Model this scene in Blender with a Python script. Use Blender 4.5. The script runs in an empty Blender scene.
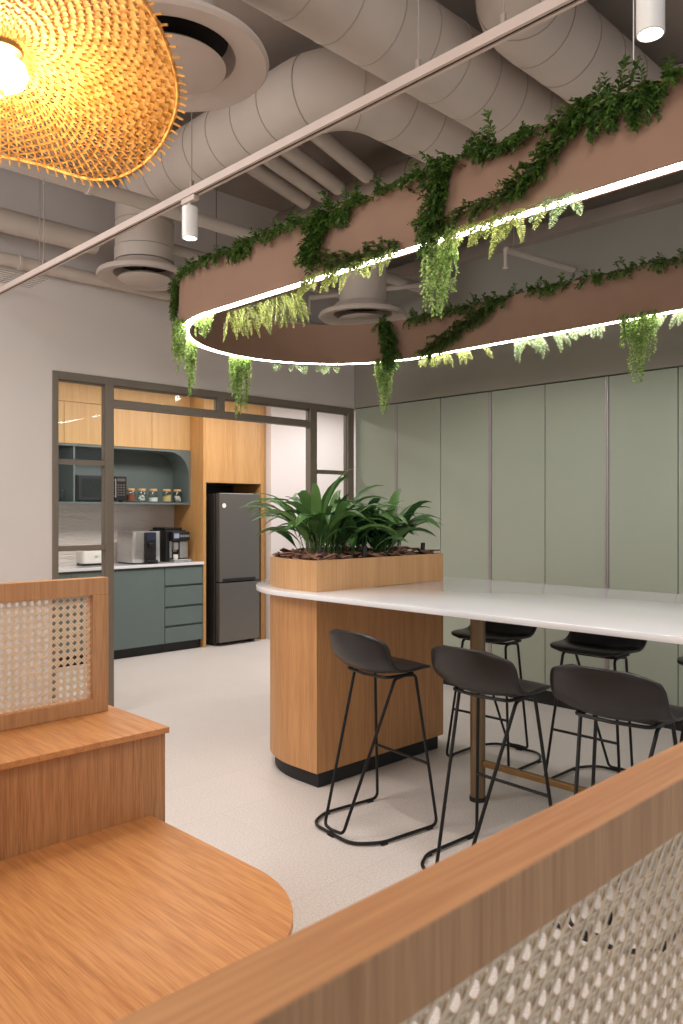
import bpy, bmesh, math, random
from mathutils import Vector, Matrix
random.seed(7)
SC = bpy.context.scene
COL = SC.collection
PI = math.pi

# ------------------------------------------------------------------ camera, world, large lights
FPX, CXP, HYP = 788.0, 341.5, 511.0
cam_d = bpy.data.cameras.new('camera')
cam = bpy.data.objects.new('camera', cam_d); COL.objects.link(cam)
cam_d.sensor_fit = 'VERTICAL'; cam_d.sensor_height = 36.0
cam_d.lens = 36.0 * FPX / 1024.0
cam_d.shift_x = 0.0; cam_d.shift_y = -(512.0 - HYP) / 1024.0
ANG = math.atan((1150.0 - CXP) / FPX)
cam.location = (0, 0, 1.5)
cam.rotation_euler = (PI / 2, 0, -(PI / 2 - ANG))
cam_d.clip_start = 0.05; cam_d.clip_end = 60
cam_d.dof.use_dof = True; cam_d.dof.focus_distance = 4.2; cam_d.dof.aperture_fstop = 9.0
SC.camera = cam

SC.view_settings.view_transform = 'Standard'; SC.view_settings.look = 'None'
SC.view_settings.exposure = 0.0; SC.view_settings.gamma = 1.0
SC.view_settings.use_curve_mapping = False

world = bpy.data.worlds.new('world'); SC.world = world; world.use_nodes = True
world.node_tree.nodes['Background'].inputs[0].default_value = (0.90, 0.96, 1.0, 1)
world.node_tree.nodes['Background'].inputs[1].default_value = 0.60

def area_light(name, loc, size, power, color, target, size_y=None):
    l = bpy.data.lights.new(name, 'AREA'); l.energy = power; l.color = color
    l.shape = 'RECTANGLE'; l.size = size; l.size_y = size_y or size
    o = bpy.data.objects.new(name, l); COL.objects.link(o); o.location = loc
    o.rotation_euler = (Vector(target) - Vector(loc)).to_track_quat('-Z', 'Y').to_euler()
    return o
area_light('room_fill_rear', (0.7, 0.9, 4.05), 1.8, 50, (1.0, 0.95, 0.91), (1.1, 2.2, 0.3))  # added soft fill from above, not a fixture of the room
area_light('room_fill_left', (-0.3, 4.0, 3.2), 1.6, 74, (1.0, 0.96, 0.93), (2.0, 3.6, 0.0))  # unseen fill added to brighten the left wall and floor
area_light('kitchen_light', (4.2, 6.35, 2.74), 2.6, 52, (1.0, 0.95, 0.89), (4.2, 6.7, 0.0), 0.5)
area_light('kitchen_light_passage', (6.6, 6.2, 2.72), 0.9, 26, (1.0, 0.97, 0.95), (6.6, 6.3, 0.0))

# ------------------------------------------------------------------ materials
def lin(c):
    c /= 255.0
    return c / 12.92 if c <= 0.04045 else ((c + 0.055) / 1.055) ** 2.4
def rgb(r, g, b): return (lin(r), lin(g), lin(b), 1)
def new_mat(name):
    m = bpy.data.materials.new(name); m.use_nodes = True
    nt = m.node_tree
    return m, nt, nt.nodes['Principled BSDF']
def plain(name, col, rough=0.6, metal=0.0, noise=0.04, scale=8, emit=None, es=0, coat=0):
    m, nt, b = new_mat(name)
    b.inputs['Roughness'].default_value = rough; b.inputs['Metallic'].default_value = metal
    if coat: b.inputs['Coat Weight'].default_value = coat; b.inputs['Coat Roughness'].default_value = .15
    n = nt.nodes.new('ShaderNodeTexNoise'); n.inputs['Scale'].default_value = scale
    tc = nt.nodes.new('ShaderNodeTexCoord'); nt.links.new(tc.outputs['Object'], n.inputs['Vector'])
    r = nt.nodes.new('ShaderNodeValToRGB')
    r.color_ramp.elements[0].position = .3; r.color_ramp.elements[1].position = .7
    r.color_ramp.elements[0].color = tuple(max(0, x * (1 - noise)) for x in col[:3]) + (1,)
    r.color_ramp.elements[1].color = tuple(min(1, x * (1 + noise)) for x in col[:3]) + (1,)
    nt.links.new(n.outputs['Fac'], r.inputs['Fac']); nt.links.new(r.outputs['Color'], b.inputs['Base Color'])
    if emit: b.inputs['Emission Color'].default_value = emit; b.inputs['Emission Strength'].default_value = es
    return m
def wood(name, base, dark, axis='Z', rough=0.45, fine=1.0):
    m, nt, b = new_mat(name); b.inputs['Roughness'].default_value = rough
    tc = nt.nodes.new('ShaderNodeTexCoord'); mp = nt.nodes.new('ShaderNodeMapping')
    s = {'X': (1, 26, 26), 'Y': (26, 1, 26), 'Z': (26, 26, 1)}[axis]
    mp.inputs['Scale'].default_value = tuple(v * fine for v in s)
    nt.links.new(tc.outputs['Object'], mp.inputs['Vector'])
    n1 = nt.nodes.new('ShaderNodeTexNoise'); n1.inputs['Scale'].default_value = 1.2; n1.inputs['Detail'].default_value = 3
    n1.inputs['Distortion'].default_value = .35
    n2 = nt.nodes.new('ShaderNodeTexNoise'); n2.inputs['Scale'].default_value = 6.0; n2.inputs['Detail'].default_value = 2
    nt.links.new(mp.outputs['Vector'], n1.inputs['Vector']); nt.links.new(mp.outputs['Vector'], n2.inputs['Vector'])
    mx = nt.nodes.new('ShaderNodeMath'); mx.operation = 'MULTIPLY_ADD'
    nt.links.new(n2.outputs['Fac'], mx.inputs[0]); mx.inputs[1].default_value = .55
    sc = nt.nodes.new('ShaderNodeMath'); sc.operation = 'MULTIPLY'; sc.inputs[1].default_value = .5
    nt.links.new(n1.outputs['Fac'], sc.inputs[0]); nt.links.new(sc.outputs[0], mx.inputs[2])
    r = nt.nodes.new('ShaderNodeValToRGB')
    r.color_ramp.elements[0].position = .36; r.color_ramp.elements[0].color = dark
    r.color_ramp.elements[1].position = .62; r.color_ramp.elements[1].color = base
    nt.links.new(mx.outputs[0], r.inputs['Fac']); nt.links.new(r.outputs['Color'], b.inputs['Base Color'])
    bp = nt.nodes.new('ShaderNodeBump'); bp.inputs['Strength'].default_value = .08; bp.inputs['Distance'].default_value = .002
    nt.links.new(mx.outputs[0], bp.inputs['Height']); nt.links.new(bp.outputs['Normal'], b.inputs['Normal'])
    return m
def leafmat(name, c1, c2, trans=.35):
    m, nt, b = new_mat(name); b.inputs['Roughness'].default_value = .33
    g = nt.nodes.new('ShaderNodeNewGeometry'); r = nt.nodes.new('ShaderNodeValToRGB')
    r.color_ramp.elements[0].color = c1; r.color_ramp.elements[1].color = c2
    nt.links.new(g.outputs['Random Per Island'], r.inputs['Fac']); nt.links.new(r.outputs['Color'], b.inputs['Base Color'])
    t = nt.nodes.new('ShaderNodeBsdfTranslucent'); nt.links.new(r.outputs['Color'], t.inputs['Color'])
    mix = nt.nodes.new('ShaderNodeMixShader'); mix.inputs[0].default_value = trans
    nt.links.new(b.outputs[0], mix.inputs[1]); nt.links.new(t.outputs[0], mix.inputs[2])
    nt.links.new(mix.outputs[0], nt.nodes['Material Output'].inputs['Surface'])
    return m
def glassmat(name, tint=(1, 1, 1, 1), refl=.5):
    m, nt, b = new_mat(name); nt.nodes.remove(b)
    tr = nt.nodes.new('ShaderNodeBsdfTransparent'); tr.inputs[0].default_value = tint
    gl = nt.nodes.new('ShaderNodeBsdfGlossy'); gl.inputs['Roughness'].default_value = .02
    fr = nt.nodes.new('ShaderNodeLayerWeight'); fr.inputs['Blend'].default_value = .5
    pw = nt.nodes.new('ShaderNodeMath'); pw.operation = 'POWER'; pw.inputs[1].default_value = 4.0
    nt.links.new(fr.outputs['Facing'], pw.inputs[0])
    mu = nt.nodes.new('ShaderNodeMath'); mu.operation = 'MULTIPLY_ADD'; mu.inputs[1].default_value = refl; mu.inputs[2].default_value = .05 * refl
    nt.links.new(pw.outputs[0], mu.inputs[0])
    mix = nt.nodes.new('ShaderNodeMixShader'); nt.links.new(mu.outputs[0], mix.inputs[0])
    nt.links.new(tr.outputs[0], mix.inputs[1]); nt.links.new(gl.outputs[0], mix.inputs[2])
    nt.links.new(mix.outputs[0], nt.nodes['Material Output'].inputs['Surface'])
    return m
def emis(name, col, s):
    m, nt, b = new_mat(name)
    b.inputs['Base Color'].default_value = (.8, .8, .8, 1)
    b.inputs['Emission Color'].default_value = col; b.inputs['Emission Strength'].default_value = s
    return m

OAK, OAKD = rgb(205, 146, 92), rgb(158, 100, 54)
M = {}
M['oak_y'] = wood('oak grain along y', rgb(208, 148, 92), rgb(176, 114, 64), 'Y', fine=1.5)
M['oak_x'] = wood('oak grain along x', rgb(202, 146, 98), rgb(180, 122, 76), 'X')
M['oak_z'] = wood('oak grain upright', rgb(192, 142, 96), rgb(158, 108, 68), 'Z', fine=1.4)
M['oak_rail'] = wood('oak rail grain', rgb(196, 150, 108), rgb(170, 124, 84), 'Z', fine=1.3)
M['oak_isl'] = wood('oak island veneer', rgb(200, 148, 96), rgb(178, 124, 76), 'Z', fine=.8)
M['oak_plant'] = wood('pale oak planter', rgb(206, 160, 112), rgb(190, 142, 94), 'Z', fine=.5)
M['oak_kit'] = wood('kitchen oak veneer', rgb(200, 154, 98), rgb(182, 132, 76), 'Z', fine=.6)
M['oak_up'] = wood('kitchen pale oak veneer', rgb(202, 162, 110), rgb(190, 148, 96), 'Z', fine=.6)
M['wall'] = plain('painted wall', rgb(216, 207, 202), .9, noise=.02, scale=2)
M['wallk'] = plain('kitchen wall', rgb(222, 212, 208), .9, noise=.02, scale=2)
M['olive'] = plain('olive painted wall', rgb(152, 147, 136), .85, noise=.03, scale=2)
M['ceil'] = plain('ceiling paint', rgb(158, 144, 134), .95, noise=.08, scale=3)
M['duct'] = plain('painted duct', rgb(198, 184, 172), .65, noise=.04, scale=4)
M['seam'] = plain('duct seam', rgb(172, 158, 146), .8)
M['diff'] = plain('diffuser paint', rgb(196, 182, 172), .6, noise=.02)
M['dark'] = plain('dark void', rgb(30, 24, 20), .9)
M['sage'] = plain('sage door lacquer', rgb(160, 166, 150), .38, noise=.015, scale=1.5)
M['strip'] = plain('aluminium strip', rgb(168, 160, 162), .35, .6)
M['groove'] = plain('shadow gap', rgb(60, 62, 54), .8)
M['kick'] = plain('black plinth', rgb(24, 24, 24), .6)
M['frame'] = plain('taupe metal frame', rgb(120, 110, 98), .5, .1, .02)
M['teald'] = plain('teal shadow gap', rgb(84, 98, 95), .7)
M['teal'] = plain('teal laminate', rgb(98, 112, 110), .5, 0, .03, 5)
M['tealb'] = plain('teal shelf laminate', rgb(96, 108, 106), .55, 0, .03, 5)
M['quartz'] = plain('white quartz', rgb(228, 228, 231), .12, 0, .02, 3, coat=.3)
M['white'] = plain('white enamel', rgb(232, 228, 224), .35)
M['trackp'] = plain('track paint', rgb(200, 182, 172), .45)
M['blackp'] = plain('black plastic', rgb(20, 18, 18), .45)
M['shell'] = plain('stool shell', rgb(26, 22, 22), .36, 0, .03)
M['steel'] = plain('black steel', rgb(16, 15, 15), .4, .3)
M['brass'] = plain('bronze metal', rgb(140, 108, 68), .35, .8, .08)
M['bronze'] = plain('bronze post', rgb(134, 112, 84), .4, .6, .06)
M['inox'] = plain('brushed steel', rgb(190, 188, 186), .3, .85, .04, 20)
M['fridge'] = plain('graphite steel', rgb(112, 106, 100), .34, .55, .03, 2)
M['fridged'] = plain('fridge side', rgb(46, 44, 42), .5, .2)
M['ring'] = plain('terracotta board', rgb(150, 118, 98), .8, 0, .04, 6)
M['glass'] = glassmat('window glass', (.97, .98, .97, 1), .5)
M['jar'] = glassmat('jar glass', (.90, .93, .92, 1), .6)
M['cork'] = plain('cork', rgb(200, 158, 112), .8, 0, .1, 40)
M['led'] = emis('led strip', (1.0, .96, .93, 1), 30)
M['spotled'] = emis('spot lens', (1.0, .93, .85, 1), 12)
M['coveled'] = emis('cove light', (1.0, .95, .9, 1), 5)
M['cane'] = plain('cane webbing', rgb(230, 212, 188), .6, 0, .06, 30)
M['mulch'] = plain('bark', rgb(142, 104, 88), .85, 0, .35, 12)
M['soil'] = plain('soil', rgb(40, 28, 22), .95, 0, .3, 30)
M['stem'] = plain('vine stem', rgb(70, 80, 40), .7)
M['vine'] = leafmat('vine leaves', rgb(50, 82, 32), rgb(112, 146, 66), .35)
M['tail'] = leafmat('trailing leaves', rgb(112, 150, 72), rgb(200, 216, 140), .5)
M['fern'] = leafmat('fern leaves', rgb(128, 146, 70), rgb(206, 210, 130), .5)
M['fernd'] = leafmat('dark fern leaves', rgb(60, 84, 40), rgb(118, 136, 72), .35)
M['grass'] = leafmat('silver fern leaves', rgb(130, 160, 110), rgb(206, 216, 170), .45)
M['asp'] = leafmat('aspidistra leaves', rgb(48, 88, 44), rgb(122, 162, 92), .25)
M['aspd'] = leafmat('dark aspidistra leaves', rgb(34, 70, 36), rgb(80, 122, 66), .2)

# wicker: tan strands that let the lamp glow through
def wickermat():
    m, nt, b = new_mat('wicker strand'); b.inputs['Roughness'].default_value = .6
    g = nt.nodes.new('ShaderNodeTexCoord'); n = nt.nodes.new('ShaderNodeTexNoise'); n.inputs['Scale'].default_value = 60
    nt.links.new(g.outputs['Object'], n.inputs['Vector'])
    r = nt.nodes.new('ShaderNodeValToRGB'); r.color_ramp.elements[0].position = .35; r.color_ramp.elements[1].position = .65
    r.color_ramp.elements[0].color = rgb(190, 132, 60); r.color_ramp.elements[1].color = rgb(234, 186, 112)
    nt.links.new(n.outputs['Fac'], r.inputs['Fac']); nt.links.new(r.outputs['Color'], b.inputs['Base Color'])
    t = nt.nodes.new('ShaderNodeBsdfTranslucent'); nt.links.new(r.outputs['Color'], t.inputs['Color'])
    mix = nt.nodes.new('ShaderNodeMixShader'); mix.inputs[0].default_value = .3
    nt.links.new(b.outputs[0], mix.inputs[1]); nt.links.new(t.outputs[0], mix.inputs[2])
    nt.links.new(mix.outputs[0], nt.nodes['Material Output'].inputs['Surface'])
    return m
M['wicker'] = wickermat()

def floormat():
    m, nt, b = new_mat('speckled vinyl floor'); b.inputs['Roughness'].default_value = .42
    tc = nt.nodes.new('ShaderNodeTexCoord')
    n = nt.nodes.new('ShaderNodeTexNoise'); n.inputs['Scale'].default_value = 110; n.inputs['Detail'].default_value = 4
    nt.links.new(tc.outputs['Object'], n.inputs['Vector'])
    n2 = nt.nodes.new('ShaderNodeTexNoise'); n2.inputs['Scale'].default_value = 2.5; n2.inputs['Detail'].default_value = 3
    nt.links.new(tc.outputs['Object'], n2.inputs['Vector'])
    r = nt.nodes.new('ShaderNodeValToRGB'); r.color_ramp.elements[0].position = .34; r.color_ramp.elements[1].position = .62
    r.color_ramp.elements[0].color = rgb(208, 199, 193); r.color_ramp.elements[1].color = rgb(228, 220, 215)
    nt.links.new(n.outputs['Fac'], r.inputs['Fac'])
    br = nt.nodes.new('ShaderNodeTexBrick'); br.inputs['Scale'].default_value = 1.0
    br.inputs['Brick Width'].default_value = .92; br.inputs['Row Height'].default_value = .46; br.inputs['Mortar Size'].default_value = .0022
    br.inputs['Color1'].default_value = (1, 1, 1, 1); br.inputs['Color2'].default_value = (.96, .96, .96, 1); br.inputs['Mortar'].default_value = (.86, .85, .84, 1)
    nt.links.new(tc.outputs['Object'], br.inputs['Vector'])
    mx = nt.nodes.new('ShaderNodeMixRGB'); mx.blend_type = 'MULTIPLY'; mx.inputs[0].default_value = .8
    nt.links.new(r.outputs['Color'], mx.inputs[1]); nt.links.new(br.outputs['Color'], mx.inputs[2])
    r2 = nt.nodes.new('ShaderNodeValToRGB'); r2.color_ramp.elements[0].color = (.93, .93, .93, 1); r2.color_ramp.elements[1].color = (1, 1, 1, 1)
    nt.links.new(n2.outputs['Fac'], r2.inputs['Fac'])
    m2 = nt.nodes.new('ShaderNodeMixRGB'); m2.blend_type = 'MULTIPLY'; m2.inputs[0].default_value = 1
    nt.links.new(mx.outputs[0], m2.inputs[1]); nt.links.new(r2.outputs['Color'], m2.inputs[2])
    nt.links.new(m2.outputs[0], b.inputs['Base Color'])
    return m
M['floor'] = floormat()
def tilemat():
    m, nt, b = new_mat('wavy wall tile'); b.inputs['Roughness'].default_value = .3
    b.inputs['Base Color'].default_value = rgb(214, 206, 202)
    tc = nt.nodes.new('ShaderNodeTexCoord'); mp = nt.nodes.new('ShaderNodeMapping'); mp.inputs['Scale'].default_value = (4, 4, 22)
    n = nt.nodes.new('ShaderNodeTexNoise'); n.inputs['Scale'].default_value = 1.5; n.inputs['Distortion'].default_value = 1.0
    nt.links.new(tc.outputs['Object'], mp.inputs[0]); nt.links.new(mp.outputs[0], n.inputs['Vector'])
    bp = nt.nodes.new('ShaderNodeBump'); bp.inputs['Strength'].default_value = .7; bp.inputs['Distance'].default_value = .02
    nt.links.new(n.outputs['Fac'], bp.inputs['Height']); nt.links.new(bp.outputs[0], b.inputs['Normal'])
    return m
M['tile'] = tilemat()

# ------------------------------------------------------------------ object helpers
def thing(name, label, cat, loc=(0, 0, 0), group=None):
    o = bpy.data.objects.new(name, None); COL.objects.link(o); o.location = loc; o.empty_display_size = .1
    o['label'] = label; o['category'] = cat
    if group: o['group'] = group
    return o
def tag(o, label, cat, group=None):
    o['label'] = label; o['category'] = cat
    if group: o['group'] = group
    return o
def struct(o): o['kind'] = 'structure'; return o
def dup(root, loc, rz, label):
    r = root.copy(); COL.objects.link(r); r.location = loc; r.rotation_euler = (0, 0, rz); r['label'] = label
    for ch in list(root.children):
        c = ch.copy(); COL.objects.link(c); c.parent = r
        for g in list(ch.children):
            d = g.copy(); COL.objects.link(d); d.parent = c
    return r

class MB:
    def __init__(s): s.bm = bmesh.new()
    def box(s, a, b, bev=0, seg=2):
        x0, y0, z0 = a; x1, y1, z1 = b
        r = bmesh.ops.create_cube(s.bm, size=1)
        for v in r['verts']:
            v.co = Vector(((x0 + x1) / 2 + v.co.x * (x1 - x0), (y0 + y1) / 2 + v.co.y * (y1 - y0), (z0 + z1) / 2 + v.co.z * (z1 - z0)))
        if bev:
            es = list({e for v in r['verts'] for e in v.link_edges})
            bmesh.ops.bevel(s.bm, geom=es, offset=bev, segments=seg, affect='EDGES', profile=.5)
        return s
    def prism(s, poly, z0, z1, axes='xy', bev=0):
        # extrude a 2D polygon; axes 'xy' (along z), 'xz' (along y), 'yz' (along x)
        def P(p, w):
            return {'xy': (p[0], p[1], w), 'xz': (p[0], w, p[1]), 'yz': (w, p[0], p[1])}[axes]
        n = len(poly)
        A = [s.bm.verts.new(P(p, z0)) for p in poly]; B = [s.bm.verts.new(P(p, z1)) for p in poly]
        fs = [s.bm.faces.new(A[::-1]), s.bm.faces.new(B)]
        for i in range(n): fs.append(s.bm.faces.new((A[i], A[(i + 1) % n], B[(i + 1) % n], B[i])))
        bmesh.ops.recalc_face_normals(s.bm, faces=fs)
        if bev:
            es = [e for f in fs[:2] for e in f.edges]
            bmesh.ops.bevel(s.bm, geom=es, offset=bev, segments=2, affect='EDGES', profile=.5)
        return s
    def tube(s, pts, r, n=8, closed=False, cap=True):
        pts = [Vector(p) for p in pts]; k = len(pts)
        rr = r if isinstance(r, (list, tuple)) else [r] * k
        t0 = (pts[1] - pts[0]).normalized()
        up = Vector((0, 0, 1)) if abs(t0.z) < .9 else Vector((1, 0, 0))
        nrm = t0.cross(up).normalized(); rings = []; pt = t0
        for i in range(k):
            if closed: t = (pts[(i + 1) % k] - pts[i - 1]).normalized()
            elif i == 0: t = t0
            elif i == k - 1: t = (pts[-1] - pts[-2]).normalized()
            else:
                t = ((pts[i + 1] - pts[i]).normalized() + (pts[i] - pts[i - 1]).normalized())
                t = t.normalized() if t.length > 1e-6 else pt
            q = pt.rotation_difference(t); nrm = (q @ nrm); nrm = (nrm - t * nrm.dot(t)).normalized(); pt = t
            bn = t.cross(nrm)
            rings.append([s.bm.verts.new(pts[i] + (nrm * math.cos(2 * PI * j / n) + bn * math.sin(2 * PI * j / n)) * rr[i]) for j in range(n)])
        m = k if closed else k - 1
        for i in range(m):
            a, b = rings[i], rings[(i + 1) % k]
            off = 0
            if closed and i == k - 1:
                off = min(range(n), key=lambda o: (a[0].co - b[o].co).length)
            for j in range(n):
                s.bm.faces.new((a[j], a[(j + 1) % n], b[(j + 1 + off) % n], b[(j + off) % n]))
        if cap and not closed:
            s.bm.faces.new(rings[0][::-1]); s.bm.faces.new(rings[-1])
        return s
    def lathe(s, prof, c=(0, 0, 0), n=32):
        rings = []
        for r, z in prof:
            if r < 1e-6: rings.append([s.bm.verts.new((c[0], c[1], c[2] + z))])
            else: rings.append([s.bm.verts.new((c[0] + r * math.cos(2 * PI * j / n), c[1] + r * math.sin(2 * PI * j / n), c[2] + z)) for j in range(n)])
        for a, b in zip(rings[:-1], rings[1:]):
            for j in range(n):
                j2 = (j + 1) % n
                if len(a) == 1 and len(b) == 1: continue
                if len(a) == 1: s.bm.faces.new((a[0], b[j2], b[j]))
                elif len(b) == 1: s.bm.faces.new((a[j], a[j2], b[0]))
                else: s.bm.faces.new((a[j], a[j2], b[j2], b[j]))
        bmesh.ops.recalc_face_normals(s.bm, faces=s.bm.faces[:])
        return s
    def build(s, name, mat, parent=None, smooth=False, angle=35):
        me = bpy.data.meshes.new(name)
        if parent is not None:
            L = parent.location.copy(); p = parent.parent
            while p is not None: L = L + p.location; p = p.parent
            for v in s.bm.verts: v.co -= L
        s.bm.to_mesh(me); s.bm.free()
        if smooth:
            me.polygons.foreach_set('use_smooth', [True] * len(me.polygons))
            try: me.set_sharp_from_angle(angle=math.radians(angle))
            except Exception: pass
        me.materials.append(M[mat] if isinstance(mat, str) else mat)
        o = bpy.data.objects.new(name, me); COL.objects.link(o)
        if parent is not None: o.parent = parent
        return o
def fillet(pts, rad, seg=6):
    pts = [Vector(p) for p in pts]; out = [pts[0]]
    for i in range(1, len(pts) - 1):
        a, b, c = pts[i - 1], pts[i], pts[i + 1]
        r = rad[i] if isinstance(rad, (list, tuple)) else rad
        d1 = (a - b).normalized(); d2 = (c - b).normalized()
        ang = d1.angle(d2)
        if ang > PI - .02 or r <= 0: out.append(b); continue
        d = min(r / math.tan(ang / 2), (a - b).length * .49, (c - b).length * .49)
        p0, p1 = b + d1 * d, b + d2 * d
        for k in range(seg + 1):
            t = k / seg; out.append(p0 * (1 - t) ** 2 + b * 2 * t * (1 - t) + p1 * t * t)
    out.append(pts[-1]); return out
def rnd_rect(x0, y0, x1, y1, r, seg=5):
    P = []
    for cx, cy, a in ((x1 - r, y1 - r, 0), (x0 + r, y1 - r, 90), (x0 + r, y0 + r, 180), (x1 - r, y0 + r, 270)):
        for k in range(seg + 1):
            t = math.radians(a + 90 * k / seg); P.append((cx + r * math.cos(t), cy + r * math.sin(t)))
    return P

# ------------------------------------------------------------------ setting
WR, WB = 5.36, 5.325          # right wall face, partition wall face
CZ = 4.12
struct(MB().box((-5, -4, -.1), (8.6, 8.2, 0)).build('floor', 'floor'))
struct(MB().box((-5, -4, CZ), (5.6, WB + .12, CZ + .2)).build('ceiling', 'ceil'))
w = MB()
w.box((-5, WB, 0), (2.381, WB + .12, CZ)); w.box((2.381, WB, 2.478), (WR, WB + .12, CZ))
struct(w.build('wall_back', 'wall'))
struct(MB().box((WR, -4, 2.484), (WR + .24, WB + .12, CZ)).build('wall_right', 'olive'))
struct(MB().box((WR - .09, -4, 3.58), (WR, WB, 3.68)).build('trim_1', 'ceil'))
struct(MB().box((1.9, 7.86, 0), (8.4, 8.0, 2.9)).build('wall_kitchen', 'wallk'))
struct(MB().box((5.83, 7.16, 0), (8.4, 7.86, 2.9)).build('wall_passage', 'wallk'))
struct(MB().box((1.8, WB + .12, 0), (1.92, 7.9, 2.9)).build('wall_left', 'wallk'))
struct(MB().box((8.4, WB + .12, 0), (8.52, 8.0, 2.9)).build('wall_far_right', 'wallk'))
struct(MB().box((1.9, WB + .12, 2.8), (8.4, 7.9, 2.92)).build('ceiling_kitchen', 'wallk'))
struct(MB().box((5.83, 7.145, 0), (8.4, 7.16, .09), .004).build('baseboard_passage', 'frame'))
struct(MB().box((-5, WB - .012, 0), (2.36, WB, .09), .004).build('baseboard_back', 'frame'))
struct(MB().box((2.9, 7.838, .9), (4.95, 7.86, 1.6)).build('trim_2', 'tile'))

# glazed partition
win = struct(bpy.data.objects.new('window_1', None)); COL.objects.link(win); win.location = (2.381, WB, 0)
f = MB(); Y0, Y1 = WB - .012, WB + .055
f.box((2.381, Y0, 0), (2.424, Y1, 2.478), .003)
f.box((2.781, Y0, 0), (2.845, Y1, 2.478), .003)
f.box((4.785, Y0, 0), (4.868, Y1, 2.478), .003)
f.box((5.268, Y0, 0), (5.345, Y1, 2.478), .003)
for xa, xb in ((2.424, 2.781), (2.845, 4.785), (4.868, 5.268)): f.box((xa, Y0 + .001, 2.425), (xb, Y1 - .001, 2.478))
f.box((2.845, Y0 + .001, 2.262), (4.785, Y1 - .001, 2.312))
f.box((3.775, Y0 + .002, 2.312), (3.84, Y1 - .002, 2.425))
f.build('frame', 'frame', win)
f = MB()
def sash(x0, x1, z0, z1, t=.012):
    y0, y1 = WB + .012, WB + .045
    f.box((x0, y0, z0), (x1, y1, z0 + t)); f.box((x0, y0, z1 - t), (x1, y1, z1))
    f.box((x0, y0, z0), (x0 + t * .6, y1, z1)); f.box((x1 - t * .6, y0, z0), (x1, y1, z1))
LW = [(.08, .60), (.60, 1.235), (1.235, 1.848), (1.848, 2.425)]
for z0, z1 in LW: sash(2.424, 2.781, z0, z1)
for z0, z1 in [(.08, .60), (.60, 1.215), (1.215, 1.862), (1.862, 2.425)]: sash(4.868, 5.268, z0, z1)
sash(2.845, 3.775, 2.312, 2.425, .012); sash(3.84, 4.785, 2.312, 2.425, .012)
for z in (.6, 1.235, 1.848):
    f.box((2.424, WB, z - .018), (2.781, WB + .05, z + .018))
for z in (.6, 1.215, 1.862):
    f.box((4.868, WB, z - .018), (5.268, WB + .05, z + .018))
f.box((2.424, WB, 0), (2.781, WB + .05, .09)); f.box((4.868, WB, 0), (5.268, WB + .05, .09))
f.build('sash', 'frame', win)
for x0, x1, zs in ((2.424, 2.781, LW), (4.868, 5.268, [(.08, .60), (.60, 1.215), (1.215, 1.862), (1.862, 2.425)])):
    for z0, z1 in zs:
        MB().box((x0 + .005, WB + .026, z0 + .01), (x1 - .005, WB + .031, z1 - .01)).build('pane', 'glass', win)
for x0, x1 in ((2.85, 3.77), (3.845, 4.78)):
    MB().box((x0, WB + .026, 2.315), (x1, WB + .031, 2.422)).build('pane', 'glass', win)

# ------------------------------------------------------------------ sage cupboards along the right wall
cups = [(5.322, 4.789, 1, 'narrow sage green tall cupboard door in the corner beside the glazed partition'),
        (4.789, 3.762, 2, 'sage green two door tall cupboard behind the planter leaves and the bronze table post'),
        (3.762, 2.745, 2, 'sage green two door tall cupboard, third from the glazed partition, middle of the row'),
        (2.745, 1.720, 2, 'sage green two door tall cupboard cut by the right picture edge'),
        (1.720, .700, 2, 'sage green two door tall cupboard beyond the one cut by the right edge')]
for ya, yb, nd, lab in cups:
    t = thing('tall_cupboard', lab, 'cupboard', (WR + .3, (ya + yb) / 2, 0), 'sage cupboards along the right wall')
    MB().box((WR + .024, yb + .002, .115), (WR + .58, ya - .002, 2.482)).build('carcass', 'groove', t)
    MB().box((WR + .04, yb, 0), (WR + .5, ya, .113)).build('plinth', 'kick', t)
    wd = (ya - yb) / nd
    for k in range(nd):
        hi = ya - k * wd; lo = hi - wd
        MB().box((WR, lo + (.016 if k == nd - 1 else .003), .118), (WR + .022, hi - (.016 if k == 0 else .003), 2.474), .002).build('door', 'sage', t)
    if nd == 2: MB().box((WR - .006, ya - .014, .118), (WR + .022, ya + .0, 2.474), .002).build('handle_strip', 'strip', t)
    MB().box((WR - .006, yb + .001, .118), (WR + .022, yb + .014, 2.474), .002).build('handle_strip', 'strip', t)

# ------------------------------------------------------------------ kitchen
KY = 7.25
t = thing('tall_cabinet', 'tall oak cabinet housing the refrigerator in its niche', 'cabinet', (5.38, 7.55, 0))
MB().box((4.95, KY, 0), (4.985, 7.855, 2.795)).build('side_panel', 'oak_kit', t)
MB().box((5.755, KY, 0), (5.815, 7.855, 2.795)).build('side_panel', 'oak_kit', t)
MB().box((4.988, KY + .002, 1.815), (5.752, 7.85, 2.79)).build('door', 'oak_kit', t)
MB().box((4.987, 7.80, 0), (5.753, 7.85, 1.81)).build('back_panel', 'fridged', t)

t = thing('refrigerator', 'tall graphite steel refrigerator with two doors and round badge', 'refrigerator', (5.4, 7.5, 0))
MB().box((5.085, 7.24, .03), (5.665, 7.78, 1.690), .006).build('body', 'fridged', t)
MB().box((5.105, 7.165, .712), (5.665, 7.236, 1.70), .008).build('upper_door', 'fridge', t)
MB().box((5.105, 7.165, .04), (5.665, 7.236, .700), .008).build('lower_door', 'fridge', t)
MB().box((5.15, 7.158, .716), (5.60, 7.166, .748), .002).build('handle', 'blackp', [c for c in COL.objects if c.name == 'upper_door'][0])
bd = MB().lathe([(0, 0), (.026, 0), (.026, .004), (0, .004)], n=20)
bmesh.ops.rotate(bd.bm, verts=bd.bm.verts, cent=(0, 0, 0), matrix=Matrix.Rotation(PI / 2, 3, 'X'))
bmesh.ops.translate(bd.bm, verts=bd.bm.verts, vec=(5.165, 7.165, 1.56))
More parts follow.
